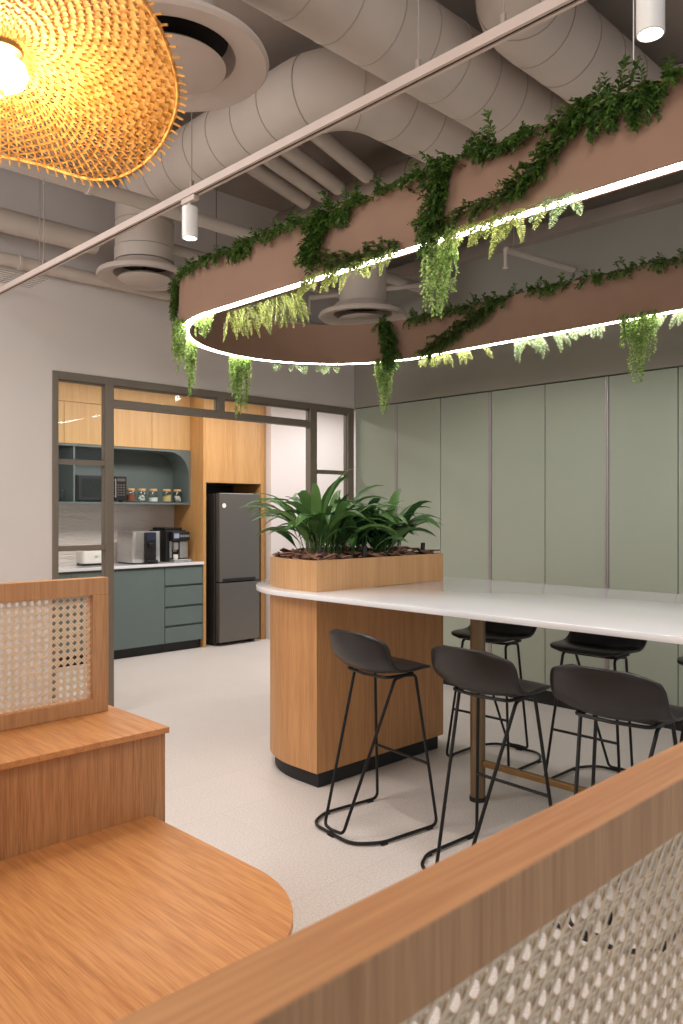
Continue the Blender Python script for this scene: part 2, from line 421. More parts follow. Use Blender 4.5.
bd.build('badge', 'white', [c for c in COL.objects if c.name == 'upper_door'][0])
for x_ in (5.10, 5.61): MB().box((x_, 7.25, 0), (x_ + .04, 7.7, .03)).build('foot', 'blackp', t)

# base units
t = thing('base_cabinet', 'teal kitchen base cabinet with flat doors left of the drawers', 'cabinet', (3.6, 7.55, 0))
MB().box((2.92, KY + .021, .10), (4.464, 7.83, .915)).build('body', 'teald', t)
MB().box((2.92, KY + .05, 0), (4.464, 7.8, .10)).build('plinth', 'kick', t)
for x0, x1 in ((2.922, 3.435), (3.439, 3.80), (3.804, 4.462)):
    MB().box((x0, KY, .10), (x1, KY + .02, .895), .002).build('door', 'teal', t)
t = thing('drawer_unit', 'teal kitchen drawer unit with four drawers beside the oak cabinet', 'drawer unit', (4.7, 7.55, 0))
MB().box((4.467, KY + .021, .10), (4.944, 7.83, .915)).build('body', 'teald', t)
MB().box((4.467, KY + .05, 0), (4.944, 7.8, .10)).build('plinth', 'kick', t)
for z0, z1 in ((.712, .895), (.490, .690), (.285, .467), (.10, .263)):
    MB().box((4.469, KY, z0), (4.942, KY + .02, z1), .002).build('drawer', 'teal', t)
tag(MB().box((2.9, KY - .02, .916), (4.947, 7.836, .945), .003).build('worktop', 'quartz'), 'white kitchen worktop with thin edge on the teal cabinets', 'worktop')

UY = 7.50
for i, (x0, x1, lab) in enumerate(((2.985, 3.475, 'pale oak wall cupboard at the left end over the teal shelf box'),
                    (3.479, 3.969, 'pale oak wall cupboard above the microwave, seen through the upper glass pane'),
                    (3.973, 4.459, 'pale oak wall cupboard second from the tall oak cabinet'),
                    (4.463, 4.947, 'pale oak wall cupboard touching the tall oak cabinet'))):
    t = thing('wall_cupboard', lab, 'cupboard', ((x0 + x1) / 2, 7.6, 2.17), 'pale oak wall cupboards')
    MB().box((x0, UY + .02, 2.175), (x1, 7.855, 2.588)).build('body', 'oak_up', t)
    MB().box((x0, UY, 2.175), (x1, UY + .019, 2.588), .002).build('door', 'oak_up', t)
struct(MB().box((2.96, UY + .002, 2.592), (4.947, 7.857, 2.798)).build('trim_3', 'oak_up'))

t = thing('open_shelf', 'open teal wall shelf box with a rounded upper corner', 'shelf', (3.97, 7.6, 1.565))
f = MB()
def arch(x0, x1, z0, z1, r, right, seg=10):
    # frame front with opening whose one top corner is rounded
    P = [(x0, z0), (x1, z0)]
    if right:
        for k in range(seg + 1):
            a = PI / 2 * k / seg; P.append((x1 - r + r * math.cos(a), z1 - r + r * math.sin(a)))
        P.append((x0, z1))
    else:
        P.append((x1, z1))
        for k in range(seg + 1):
            a = PI / 2 + PI / 2 * k / seg; P.append((x0 + r + r * math.cos(a), z1 - r + r * math.sin(a)))
    return P
SX0, SX1, SZ0, SZ1 = 3.0, 4.925, 1.592, 2.15
# corner fillets as solid prisms between the rounded opening and the box
for right in (True, False):
    pol = []; r = .25
    cx = SX1 - r if right else SX0 + r
    for k in range(13):
        a = PI / 2 * k / 12; pol.append((cx + (r * math.cos(a) if right else -r * math.cos(a)), SZ1 - r + r * math.sin(a)))
    pol.append((SX1 if right else SX0, SZ1))
    f.prism(pol, UY, 7.84, 'xz')
f.box((2.985, UY, 1.572), (4.947, 7.855, 1.592)); f.box((2.985, UY, 2.15), (4.947, 7.855, 2.172))
f.box((2.985, UY, 1.592), (3.0, 7.855, 2.15)); f.box((4.925, UY, 1.592), (4.947, 7.855, 2.15))
f.build('shelf_box', 'tealb', t)
MB().box((3.0, 7.835, 1.592), (4.925, 7.854, 2.15)).build('back_panel', 'tealb', t)
MB().box((3.575, UY + .003, 1.592), (3.592, 7.835, 2.15)).build('divider', 'tealb', t)

t = thing('microwave', 'black microwave oven in the teal shelf beside the jars', 'microwave', (3.9, 7.66, 1.593))
MB().box((3.63, 7.535, 1.606), (4.17, 7.82, 1.865), .006).build('body', 'fridged', t)
md_ = MB().box((3.635, 7.515, 1.612), (4.035, 7.534, 1.860), .004).build('door', 'blackp', t)
MB().box((3.67, 7.511, 1.645), (3.995, 7.515, 1.828), .001).build('door_window', plain('smoked glass', rgb(30, 34, 32), .08, .0), md_)
MB().box((4.04, 7.515, 1.612), (4.168, 7.534, 1.860), .004).build('control_panel', 'blackp', t); cp_ = [c for c in COL.objects if c.name == 'control_panel'][0]
MB().tube([(4.03, 7.495, 1.64), (4.03, 7.495, 1.835)], .007).box((4.024, 7.497, 1.65), (4.036, 7.516, 1.662)).box((4.024, 7.497, 1.815), (4.036, 7.516, 1.827)).build('handle', 'inox', md_)
for r in range(5):
    for c in range(3):
        MB().box((4.062 + c * .032, 7.512, 1.66 + r * .026), (4.084 + c * .032, 7.515, 1.676 + r * .026)).build('button', 'fridge', cp_)
MB().box((4.06, 7.512, 1.81), (4.15, 7.515, 1.84)).build('display', 'fridge', cp_)
for x_ in (3.65, 4.12):
    for y_ in (7.56, 7.76): MB().box((x_, y_, 1.592), (x_ + .03, y_ + .03, 1.606)).build('foot', 'blackp', t)

fill_cols = [('cocoa', (140, 74, 52)), ('marshmallow', (228, 224, 220)), ('sugar', (240, 236, 232)), ('oat', (214, 184, 130)), ('nougat', (220, 208, 204))]
jl = ['corked glass jar with brown powder, next to the microwave', 'corked glass jar with white lumps, second from the microwave',
      'corked glass jar with a little white sugar, the middle one', 'corked glass jar with yellow grains piled to one side',
      'corked glass jar with white and pink lumps, farthest from the microwave']
for i, x in enumerate((4.262, 4.395, 4.535, 4.705, 4.84)):
    y = 7.60; t = thing('storage_jar', jl[i], 'jar', (x, y, 1.5925), 'corked jars in the teal shelf')
    R = .054
    MB().lathe([(0, 0), (R * .92, 0), (R, .008), (R, .095), (R * .82, .112), (R * .8, .125), (R * .74, .125), (R * .76, .112), (R * .93, .092), (R * .93, .012), (0, .008)], (x, y, 1.5925), 28).build('jar_body', 'jar', t, True, 60)
    MB().lathe([(0, .122), (R * .72, .122), (R * .8, .128), (R * .8, .146), (R * .74, .149), (0, .149)], (x, y, 1.5925), 24).build('lid', 'cork', t, True)
    c = MB()
    if i in (1, 4):
        random.seed(i)
        for k in range(16):
            a = random.uniform(0, 6.28); rr = random.uniform(0, .028); zz = .024 + (k / 16) * .042
            r = bmesh.ops.create_icosphere(c.bm, subdivisions=1, radius=random.uniform(.017, .023))
            for v in r['verts']: v.co += Vector((x + rr * math.cos(a), y + rr * math.sin(a), 1.5925 + zz))
    else:
        h = (.075, 0, .04, .062, 0)[i]; tl = (.02, 0, .008, .035, 0)[i]
        r = bmesh.ops.create_cone(c.bm, cap_ends=True, segments=24, radius1=R * .9, radius2=R * (.9 if i != 0 else .7), depth=h)
        for v in r['verts']:
            if v.co.z > 0: v.co.z += v.co.x / R * tl * .5
            v.co += Vector((x, y, 1.5925 + .0125 + h / 2))
    c.build('contents', plain(fill_cols[i][0], rgb(*fill_cols[i][1]), .8, 0, .12, 60), t)
gl_ = [(3.475, 7.62, 'front left'), (3.53, 7.66, 'front right'), (3.42, 7.66, 'rear')]
for (x, y, w_), z_ in zip(gl_, ('nearest to the shelf divider', 'taller drinking glass against the shelf divider', 'far left')):
    t = MB().lathe([(0, 0), (.026, 0), (.031, .11 if 'taller' not in z_ else .125), (.028, .11 if 'taller' not in z_ else .125), (.024, .006), (0, .006)], (x, y, 1.5925), 20).build('drinking_glass', 'jar', None, True, 60)
    tag(t, {'front left': 'clear drinking glass in the middle of the three in the teal shelf', 'front right': 'clear drinking glass closest to the shelf divider', 'rear': 'clear drinking glass farthest left in the teal shelf'}[w_], 'glass', 'drinking glasses in the teal shelf')

# countertop appliances
t = thing('water_dispenser', 'brushed steel water dispenser with black front on the worktop', 'water dispenser', (4.24, 7.55, .946))
MB().prism(rnd_rect(4.155, 7.36, 4.49, 7.72, .035), .958, 1.285, bev=.006).build('body', 'inox', t, True)
MB().prism(rnd_rect(4.16, 7.365, 4.485, 7.715, .035), .9465, .957).build('base', 'blackp', t)
MB().box((4.285, 7.345, .962), (4.42, 7.362, 1.275), .004).build('front_panel', 'blackp', t)
MB().box((4.305, 7.342, 1.19), (4.40, 7.346, 1.26), .002).build('display', plain('dim display', rgb(48, 52, 74), .2), t)
MB().box((4.32, 7.32, 1.12), (4.385, 7.346, 1.165), .006).build('spout', 'blackp', t)
MB().box((4.29, 7.30, .962), (4.415, 7.344, .985), .004).build('drip_tray', 'blackp', t)

t = thing('coffee_machine', 'black espresso machine with chrome front beside the tall oak cabinet', 'coffee machine', (4.72, 7.55, .946))
MB().box((4.60, 7.45, .947), (4.86, 7.80, 1.29), .012).build('body', 'blackp', t)
MB().box((4.64, 7.375, 1.175), (4.86, 7.449, 1.275), .01).build('control_head', 'blackp', t)
MB().box((4.655, 7.37, 1.205), (4.72, 7.3745, 1.255), .001).build('display', plain('cool display', rgb(150, 160, 180), .2), t)
for k in range(4): MB().box((4.735 + k * .03, 7.37, 1.215), (4.755 + k * .03, 7.3745, 1.24)).build('button', 'inox', t)
MB().box((4.64, 7.435, .985), (4.67, 7.4495, 1.17), .003).build('chrome_panel', 'inox', t)
MB().box((4.755, 7.415, .985), (4.862, 7.4495, 1.17), .008).build('chrome_panel', 'inox', t)
MB().box((4.675, 7.40, 1.08), (4.73, 7.449, 1.16), .006).tube([(4.68, 7.415, 1.055), (4.68, 7.415, 1.085)], .006).tube([(4.705, 7.415, 1.055), (4.705, 7.415, 1.085)], .006).build('spout', 'inox', t)
MB().box((4.64, 7.345, .947), (4.862, 7.449, .975), .006).build('drip_tray', 'inox', t)
MB().lathe([(0, 0), (.024, 0), (.029, .05), (.026, .05), (.022, .005), (0, .005)], (4.692, 7.40, .9755), 16).build('cup', 'white', t, True)
MB().box((4.62, 7.50, 1.29), (4.84, 7.76, 1.318), .008).build('bean_lid', 'blackp', t)

t = thing('toaster', 'white toaster behind the lower glass pane on the worktop', 'toaster', (3.80, 7.58, .946))
MB().prism(rnd_rect(3.67, 7.49, 3.95, 7.67, .03), .965, 1.095, bev=.012).build('body', 'white', t, True)
MB().prism(rnd_rect(3.675, 7.495, 3.945, 7.665, .03), .9465, .965).build('base', 'blackp', t)
for y_ in (7.54, 7.595): MB().box((3.70, y_, 1.094), (3.92, y_ + .025, 1.0965)).build('slot', 'blackp', t)
MB().box((3.80, 7.478, 1.03), (3.83, 7.492, 1.045), .003).build('lever', 'inox', t)

t = thing('cove_light', 'slim white light strip along the kitchen ceiling above the cupboards', 'ceiling light', (3.6, 7.35, 2.79))
MB().box((2.96, 7.33, 2.775), (4.94, 7.36, 2.80), .002).build('housing', 'white', t)
MB().box((2.98, 7.334, 2.771), (4.92, 7.356, 2.7755)).build('diffuser', 'coveled', t)

# ------------------------------------------------------------------ ducts and ceiling services
def duct(name, path, r, label, seamstep=.24, n=28, mat='duct', seams=True, cat='air duct', group='round ventilation ducts'):
    t = thing(name, label, cat, path[0], group)
    b = MB(); b.tube(path, r, n); nf = len(b.bm.faces)
    acc = 0; nxt = seamstep * .5
    P = [Vector(p) for p in path]
    for a, c in zip(P[:-1], P[1:]):
        L = (c - a).length; d = (c - a).normalized()
        while nxt < acc + L:
            q = a + d * (nxt - acc)
            b.tube([q - d * .003, q + d * .003], r + .003, n); nxt += seamstep
        acc += L
    b.bm.faces.ensure_lookup_table()
    for f_ in b.bm.faces[nf:]: f_.material_index = 1
    o = b.build('tube', mat, t, True); o.data.materials.append(M['seam'])
    e = MB(); q = P[0]; d = (P[1] - P[0]).normalized(); e.tube([q - d * .004, q + d * .05], r + .006, n); e.build('end_collar', mat, t, True)
    return t
def arc_elbow(a, b, c, r, seg=9): return fillet([a, b, c], r, seg)
DZ = 3.75; DR = .2
duct('air_duct', fillet([(4.5, 2.92, CZ - .01), (4.5, 2.92, DZ), (2.85, 2.92, DZ), (2.85, 4.89, DZ), (2.85, 4.89, 3.32)], [0, .22, .34, .30, 0], 9), DR,
     'round duct bending from the left diffuser drop into a ceiling run')
duct('air_duct', fillet([(-3.5, 2.475, DZ), (4.7, 2.475, DZ), (4.7, 2.475, CZ - .01)], [0, .22, 0], 9), DR, 'long straight round duct crossing the ceiling at the top, middle of three')
duct('air_duct', fillet([(2.88, -1.5, DZ + .02), (2.88, 1.99, DZ + .02), (4.8, 1.99, DZ + .02), (4.8, 1.99, CZ - .01)], [0, .3, .22, 0], 9), .19,
     'round duct with an elbow at the top right, nearest of the three runs')
duct('air_duct', [(4.2, 3.14, DZ), (4.2, 4.92, DZ)], DR, 'short round duct behind the leafy ring with a capped left end')
# diffusers
def diffuser(x, y, z, R, label, ztop, dr):
    t = thing('air_diffuser', label, 'air diffuser', (x, y, z), 'round ceiling diffusers')
    MB().lathe([(R * .66, .03), (R * .8, .005), (R * .97, 0), (R, .012), (R * .98, .03), (R * .8, .045), (R * .62, .10), (R * .58, .10), (R * .66, .03)], (x, y, z), 56).build('outer_ring', 'diff', t, True)
    MB().lathe([(0, .012), (R * .5, .012), (R * .56, .022), (R * .52, .035), (R * .3, .06), (0, .06)], (x, y, z - .03), 48).build('inner_disc', 'diff', t, True)
    MB().lathe([(0, .098), (R * .585, .098), (R * .585, .104), (0, .104)], (x, y, z), 40).build('throat', 'dark', t)
    MB().tube([(x, y, z + .0), (x, y, z + .12)], .012).build('stem', 'dark', t)
    MB().tube([(x, y, z + .106), (x, y, ztop)], dr, 28).build('neck', 'duct', t, True)
    return t
diffuser(1.625, 2.60, 3.2, .375, 'large round air diffuser just right of the wicker lamp', 3.57, .17)
diffuser(2.85, 4.89, 3.12, .325, 'round air diffuser under the vertical duct left of the leafy ring', 3.315, .205)
diffuser(4.27, 4.15, 2.955, .335, 'round air diffuser seen inside the loop of the leafy ring', 3.56, .178)
def pipe(pts, r, label, mat='duct'):
    t = thing('ceiling_pipe', label, 'pipe', pts[0], 'painted pipes under the ceiling')
    MB().tube(pts, r, 14).build('tube', mat, t, True)
    for k in range(1, 6):
        a = Vector(pts[0]).lerp(Vector(pts[-1]), k / 6); d = (Vector(pts[-1]) - Vector(pts[0])).normalized() * .012
        MB().tube([a - d, a + d], r * 1.18, 14).build('coupling', mat, t, True)
    for k in (1, 3):
        a = Vector(pts[0]).lerp(Vector(pts[-1]), k / 6 + .03); MB().tube([a, (a.x, a.y, CZ)], .004, 5).build('hanger', 'ceil', t)
pipe([(-4, 4.42, 3.44), (5.3, 4.42, 3.44)], .045, 'painted pipe running left to right just below the wicker lamp')
pipe([(-4, 5.12, 3.36), (2.60, 5.12, 3.36)], .075, 'thicker painted pipe along the back wall, ending at the vertical duct')
pipe([(-4, 5.27, 3.16), (5.2, 5.27, 3.16)], .044, 'painted pipe lowest along the back wall under the thick one')
pipe([(3.1, 5.0, 3.42), (5.3, 5.0, 3.42)], .04, 'thin painted pipe behind the ring, right of the vertical duct')
MB_ = MB().box((-4, 4.55, 3.72), (2.6, 4.8, CZ - .002), .004)
tag(MB_.build('rectangular_duct', 'ceil'), 'dim rectangular duct under the ceiling behind the wicker lamp', 'air duct')
for k, (y, lab) in enumerate(((4.20, 'leftmost of the four short pipes between the ducts'), (4.02, 'second from left of the four short pipes between the ducts'),
                (3.84, 'third from left of the four short pipes between the ducts'), (3.56, 'rightmost of the four short pipes between the ducts'))):
    o = MB().tube([(3.06, y - .07, 3.80), (3.9, y + .19, 3.80)], .052, 14).build('short_pipe', 'duct', None, True)
    tag(o, 'painted short pipe, ' + lab, 'pipe', 'short slanting pipes above the ring')
for (pts, lab) in (([(4.6, 3.1, 3.3), (5.34, 3.0, 3.3)], 'thin sprinkler pipe with drop head behind the ring on the right'),
                  ([(4.45, 4.95, 3.3), (5.34, 4.1, 3.45)], 'slanting thin pipe behind the ring near the far corner')):
    t = thing('sprinkler_pipe', lab, 'pipe', pts[0])
    MB().tube(pts, .022, 10).build('tube', 'duct', t, True)
    MB().tube([pts[0], (pts[0][0], pts[0][1], pts[0][2] - .12)], .013, 8).lathe([(0, -.14), (.02, -.135), (.02, -.12), (0, -.118)], pts[0], 12).build('head', 'duct', t)
    MB().tube([(pts[0][0] + .1, pts[0][1], pts[0][2]), (pts[0][0] + .1, pts[0][1], CZ)], .004, 5).build('hanger', 'ceil', t)
# wire tray seen at far left
t = thing('cable_tray', 'thin wire cable tray by the back wall at the far left', 'cable tray', (0, 5.05, 2.95))
b = MB()
for k in range(7): b.tube([(-4, 4.98 + k * .045, 3.0), (2.2, 4.98 + k * .045, 3.0)], .0022, 4)
for k in range(62): b.tube([(-4 + k * .1, 4.98, 3.0), (-4 + k * .1, 5.25, 3.0)], .0022, 4)
b.build('mesh_tray', 'ceil', t)
for x in (-2, -.5, 1.0, 1.75, 2.15): MB().tube([(x, 4.99, 3.0), (x, 4.99, CZ)], .003, 4).build('hanger', 'ceil', t)

# track light
TX, TZ = 1.92, 2.88
t = thing('light_track', 'long slim white ceiling track running away to the upper left', 'light track', (TX, 2, TZ))
b = MB(); b.box((TX - .018, -1.5, TZ - .016), (TX - .006, 5.18, TZ + .016)).box((TX + .006, -1.5, TZ - .016), (TX + .018, 5.18, TZ + .016)).box((TX - .0058, -1.5, TZ + .004), (TX + .0058, 5.18, TZ + .0155))
b.build('rail', 'trackp', t)
MB().box((TX - .006, -1.5, TZ - .012), (TX + .006, 5.18, TZ + .004)).build('slot', 'dark', t)
for y in (-1, .6, 1.30, 1.62, 2.9, 4.4):
    c_ = MB().tube([(TX, y, TZ + .05), (TX, y, CZ)], .0022, 5).build('suspension_cable', 'ceil', t)
    MB().box((TX - .007, y - .007, TZ + .0185), (TX + .007, y + .007, TZ + .052), .001).build('cable_grip', 'ceil', c_)
def spot(y, lab, e):
    t = thing('track_spotlight', lab, 'spotlight', (TX, y, TZ), 'white cylinder spotlights on the track')
    MB().box((TX - .014, y - .05, TZ - .04), (TX + .014, y + .05, TZ - .0165), .003).tube([(TX, y, TZ - .06), (TX, y, TZ - .038)], .008).build('adapter', 'trackp', t)
    MB().lathe([(0, 0), (.030, 0), (.034, -.004), (.034, -.135), (.030, -.137), (.027, -.125), (.027, -.02)], (TX, y, TZ - .058), 28).build('housing', 'white', t, True); hs_ = t.children[-1] if False else [c for c in COL.objects if c.parent == t and c.name.startswith('housing')][0]
    MB().lathe([(0, -.118), (.0265, -.118), (.0265, -.124), (0, -.124)], (TX, y, TZ - .058), 20).build('lens', 'spotled', hs_)
    l = bpy.data.lights.new('spot', 'SPOT'); l.energy = e; l.spot_size = math.radians(75); l.spot_blend = .6; l.color = (1, .9, .8); l.shadow_soft_size = .03
    o = bpy.data.objects.new('spot_beam', l); COL.objects.link(o); o.parent = t; o.location = (0, 0, -.20)
spot(2.915, 'white cylinder spotlight hanging from the middle of the track', 40)
spot(.868, 'white cylinder spotlight cut by the top picture edge at the right', 40)
spot(-.6, 'white cylinder spotlight on the track behind the viewer', 40)

# ------------------------------------------------------------------ wicker pendant lamp
PX, PY, PZ = .655, 1.72, 2.49
t = thing('pendant_lamp', 'large glowing woven wicker pendant lamp with a wavy rim', 'lamp', (PX, PY, PZ))
fa = math.atan2(math.sin(ANG), math.cos(ANG))      # forward azimuth
RL = .377
RIM = [(-72, 2.509), (-65, 2.497), (-58, 2.483), (-51, 2.463), (-42, 2.444), (-28, 2.432), (-19, 2.420), (-9, 2.399), (1, 2.380), (10, 2.365),
       (21, 2.355), (30, 2.356), (39, 2.370), (47, 2.390), (58, 2.409), (69, 2.414), (95, 2.395), (125, 2.365), (155, 2.372), (185, 2.405), (220, 2.455), (255, 2.500), (288, 2.509)]
def rim_z(a):
    d = math.degrees(a) % 360
    if d > 288: d -= 360
    for (a0, z0), (a1, z1) in zip(RIM[:-1], RIM[1:]):
        if a0 <= d <= a1: return z0 + (z1 - z0) * (d - a0) / (a1 - a0)
    return RIM[0][1]
def shade_pt(r, a):
    q = r / RL
    zr = sum(rim_z(a + math.radians(k)) for k in (-6, -3, 0, 3, 6)) / 5
    z = PZ + (zr - PZ) * q ** 1.35 + .022 * (1 - q ** 2) * q
    return Vector((PX + r * math.cos(a), PY + r * math.sin(a), z))
NS = 104
b = MB()
for k in range(NS):
    a = 2 * PI * k / NS
    r0 = .05 if k % 2 == 0 else .17
    r1 = RL + .016
    b.tube([shade_pt(r0 + (r1 - r0) * j / 9, a) for j in range(10)], .0026, 5)
b.build('spoke', 'wicker', t, True)
b = MB(); r = .035; i = 0
while r < RL:
    pts = []; nn = NS if r > .17 else NS // 2
    for k in range(nn):
        a = 2 * PI * k / nn
        p = shade_pt(r, a); sgn = 1 if (k + i) % 2 == 0 else -1
        p.z += sgn * .0042
        pts.append(p)
        p2 = shade_pt(r, a + PI / nn); pts.append(p2)
    # flat ribbon strand
    P0 = [p for p in pts]; m_ = len(P0); ctr = Vector((PX, PY, 0)); V = []
    w2 = .0062
    for p in P0:
        d = Vector((p.x - PX, p.y - PY, 0)).normalized()
        V.append([b.bm.verts.new(p - d * w2), b.bm.verts.new(p + Vector((0, 0, .0014))), b.bm.verts.new(p + d * w2)])
    for j in range(m_):
        c_, d_ = V[j], V[(j + 1) % m_]
        b.bm.faces.new((c_[0], c_[1], d_[1], d_[0])); b.bm.faces.new((c_[1], c_[2], d_[2], d_[1]))
    r += .0102; i += 1
b.build('weave', 'wicker', t, True, 80)
MB().tube([shade_pt(RL - .004, 2 * PI * k / 160) for k in range(160)], .0042, 6, True).build('rim', 'wicker', t, True)
MB().lathe([(0, .02), (.045, .02), (.05, .0), (.045, -.012), (0, -.016)], (PX, PY, PZ + .004), 24).build('cap', 'brass', t, True)
MB().lathe([(0, -.085), (.03, -.082), (.05, -.068), (.056, -.05), (.05, -.032), (.03, -.02), (0, -.016)], (PX, PY, PZ), 28).build('bulb', emis('warm bulb', (1, .82, .52, 1), 24), t, True)
MB().lathe([(0, -.104), (.008, -.102), (.009, -.088), (0, -.086)], (PX, PY, PZ), 12).build('finial', 'brass', t)
MB().tube([(PX, PY, PZ + .02), (PX, PY, CZ)], .004, 6).build('cord', 'blackp', t)
l = bpy.data.lights.new('pendant_glow', 'POINT'); l.energy = 19; l.color = (1, .77, .46); l.shadow_soft_size = .04
o = bpy.data.objects.new('pendant_glow', l); COL.objects.link(o); o.location = (0, 0, -.15); o.parent = t

# ------------------------------------------------------------------ planter ring with LED
RX, RYC, RR, RZ0, RZ1, RYE = 3.44, 3.62, .95, 2.6, 2.885, -1.2
LN = RYC - RYE
def ring_pt(s, off=0.0, z=RZ0):
    # s: length along the ring from its near straight side; off outward from the outer face
    R = RR + off
    if s < LN: return Vector((RX - R, RYE + s, z))
    ph = (s - LN) / RR
    if ph < PI: th = PI - ph; return Vector((RX + R * math.cos(th), RYC + R * math.sin(th), z))
    return Vector((RX + R, RYC - (s - LN - PI * RR), z))
def ring_out(s):
    return (ring_pt(s, .1) - ring_pt(s, 0)).normalized()
def ring_tan(s): return (ring_pt(s + .01) - ring_pt(s)).normalized()
SN = lambda y: y - RYE                       # near straight side at this Y
SF = lambda y: LN + PI * RR + (RYC - y)      # far straight side
SA = lambda deg: LN + RR * math.radians(deg) # on the bend
TOT = 2 * LN + PI * RR
ringt = thing('hanging_planter_ring', 'long rounded terracotta planter ring hung over the bar table', 'planter', (RX, 2, RZ0))
def ring_band(o0, o1, z0, z1):
    b = MB(); N = 140; A = []
    S = [LN * k / 12 for k in range(12)] + [LN + PI * RR * k / 48 for k in range(48)] + [LN + PI * RR + LN * k / 12 for k in range(13)]
    # the other rounded end closes the loop
    def pt(s, off, z): return ring_pt(s, off, z)
    loop = [(lambda off, z, s=s: pt(s, off, z)) for s in S]
    for k in range(1, 48):
        th = -PI * k / 48
        loop.append(lambda off, z, th=th: Vector((RX + (RR + off) * math.cos(th), RYE + (RR + off) * math.sin(th), z)))
    rows = [[b.bm.verts.new(fn(o, z)) for (o, z) in ((o0, z0), (o0, z1), (o1, z1), (o1, z0))] for fn in loop]
    n = len(rows)
    for i in range(n):
        a, c = rows[i], rows[(i + 1) % n]
        for j in range(4): b.bm.faces.new((a[j], a[(j + 1) % 4], c[(j + 1) % 4], c[j]))
    bmesh.ops.recalc_face_normals(b.bm, faces=b.bm.faces[:])
    return b
TH = .075
b = ring_band(-.012, 0, RZ0, RZ1); b2 = ring_band(-TH, -TH + .012, RZ0, RZ1)
b.build('outer_band', 'ring', ringt, True); b2.build('inner_band', 'ring', ringt, True)
ring_band(-TH + .0125, -.0125, RZ0 + .012, RZ1 - .03).build('trough', 'soil', ringt, True)
ring_band(-TH + .014, -.014, RZ0 + .001, RZ0 + .0115).build('light_strip', 'led', ringt, True)
b = MB()
for s in (SN(-.6), SN(1.20), SF(1.0), SF(-.6)):
    p = ring_pt(s, -TH / 2, RZ1 - .05); MB().tube([p, (p.x, p.y, CZ)], .0022, 5).build('suspension_cable', 'white', ringt)

# ---- foliage
class LB:
    def __init__(s): s.v = []; s.f = []
    def leaf(s, p, d, up, L, W, fold=.25):
        d = d.normalized(); sd = d.cross(up)
        if sd.length < 1e-4: sd = d.cross(Vector((1, 0, .1)))
        sd.normalize(); n = sd.cross(d); k = len(s.v)
        s.v += [p, p + d * L * .42 + sd * W / 2 + n * W * fold, p + d * L - n * L * .12, p + d * L * .42 - sd * W / 2 + n * W * fold]
        s.f += [(k, k + 1, k + 2), (k, k + 2, k + 3)]
    def stem(s, pts, r):
        for a, b in zip(pts[:-1], pts[1:]):
            d = (b - a); u = d.cross(Vector((.3, .5, .8))).normalized() * r; w = d.cross(u).normalized() * r; k = len(s.v)
            s.v += [a + u, a - u * .5 + w * .87, a - u * .5 - w * .87, b + u, b - u * .5 + w * .87, b - u * .5 - w * .87]
            s.f += [(k, k + 1, k + 4, k + 3), (k + 1, k + 2, k + 5, k + 4), (k + 2, k, k + 3, k + 5)]
    def build(s, name, mat, parent=None):
        me = bpy.data.meshes.new(name); L = parent.location if parent else Vector()
        me.from_pydata([tuple(v - L) for v in s.v], [], s.f); me.update()
        me.materials.append(M[mat]); o = bpy.data.objects.new(name, me); COL.objects.link(o)
        if parent: o.parent = parent
        return o
U = random.uniform
def rv(s=1.0): return Vector((U(-1, 1), U(-1, 1), U(-1, 1))) * s
UP = Vector((0, 0, 1))
def sprig(lb, p, d, L, leaf=.022, droop=0, step=.010):
    leaf *= 1.35; L *= 1.15
    # one leafy shoot
    n = max(3, int(L / step)); q = p.copy(); pts = [q.copy()]; d = d.normalized()
    for i in range(n):
        d = (d + rv(.10) + Vector((0, 0, -droop))).normalized(); q = q + d * (L / n); pts.append(q.copy())
        sd = d.cross(UP); sd = sd.normalized() if sd.length > .05 else Vector((1, 0, 0))
        sz = leaf * U(.7, 1.15) * (1 if i < n * .8 else .7)
        for sg in (-1, 1):
            lb.leaf(q, d * .55 + sd * sg * U(.5, 1) + rv(.45), UP + rv(.5), sz, sz * .5)
    lb.stem(pts[::3] + [pts[-1]], .0013)
def garland(s0, s1, label, mat='vine', spill=.06, dens=1.0, up=.05, clumps=(), side=0):
    lb = LB(); n = int((s1 - s0) / .0085 * dens)
    for i in range(n):
        s = U(s0, s1); out = ring_out(s) * (-1 if side else 1); tn = ring_tan(s)
        p = ring_pt(s, U(-.055, .008), RZ1 - U(.0, .03)); k = random.random()
        if k < .38: sprig(lb, p, UP * U(.5, 1.0) + tn * U(-1, 1) + out * U(-.5, .6), U(.04, up + .035), .021, .05)
        elif k < .80: sprig(lb, ring_pt(s, -TH + .004 if side else -.004, RZ1 - .005), out * 1.0 + UP * .25 + tn * U(-1.2, 1.2), U(.04, spill + .04), .021, .22)
        else: sprig(lb, p, tn * random.choice((-1, 1)) + UP * .2 + out * .3, U(.06, .12), .022, .06)
    for (cs, w, L) in clumps:
        for i in range(int(w * 130)):
            s = cs + U(-w / 2, w / 2) * (random.random() ** .3)
            sprig(lb, ring_pt(s, U(-.01, .015), RZ1 - .01), ring_out(s) * .5 - UP * .5 + ring_tan(s) * U(-.4, .4), L * U(.4, 1), .022, .35)
    o = lb.build('vine_garland', mat)
    tag(o, label, 'trailing plant', 'leafy garlands on the planter ring'); return o
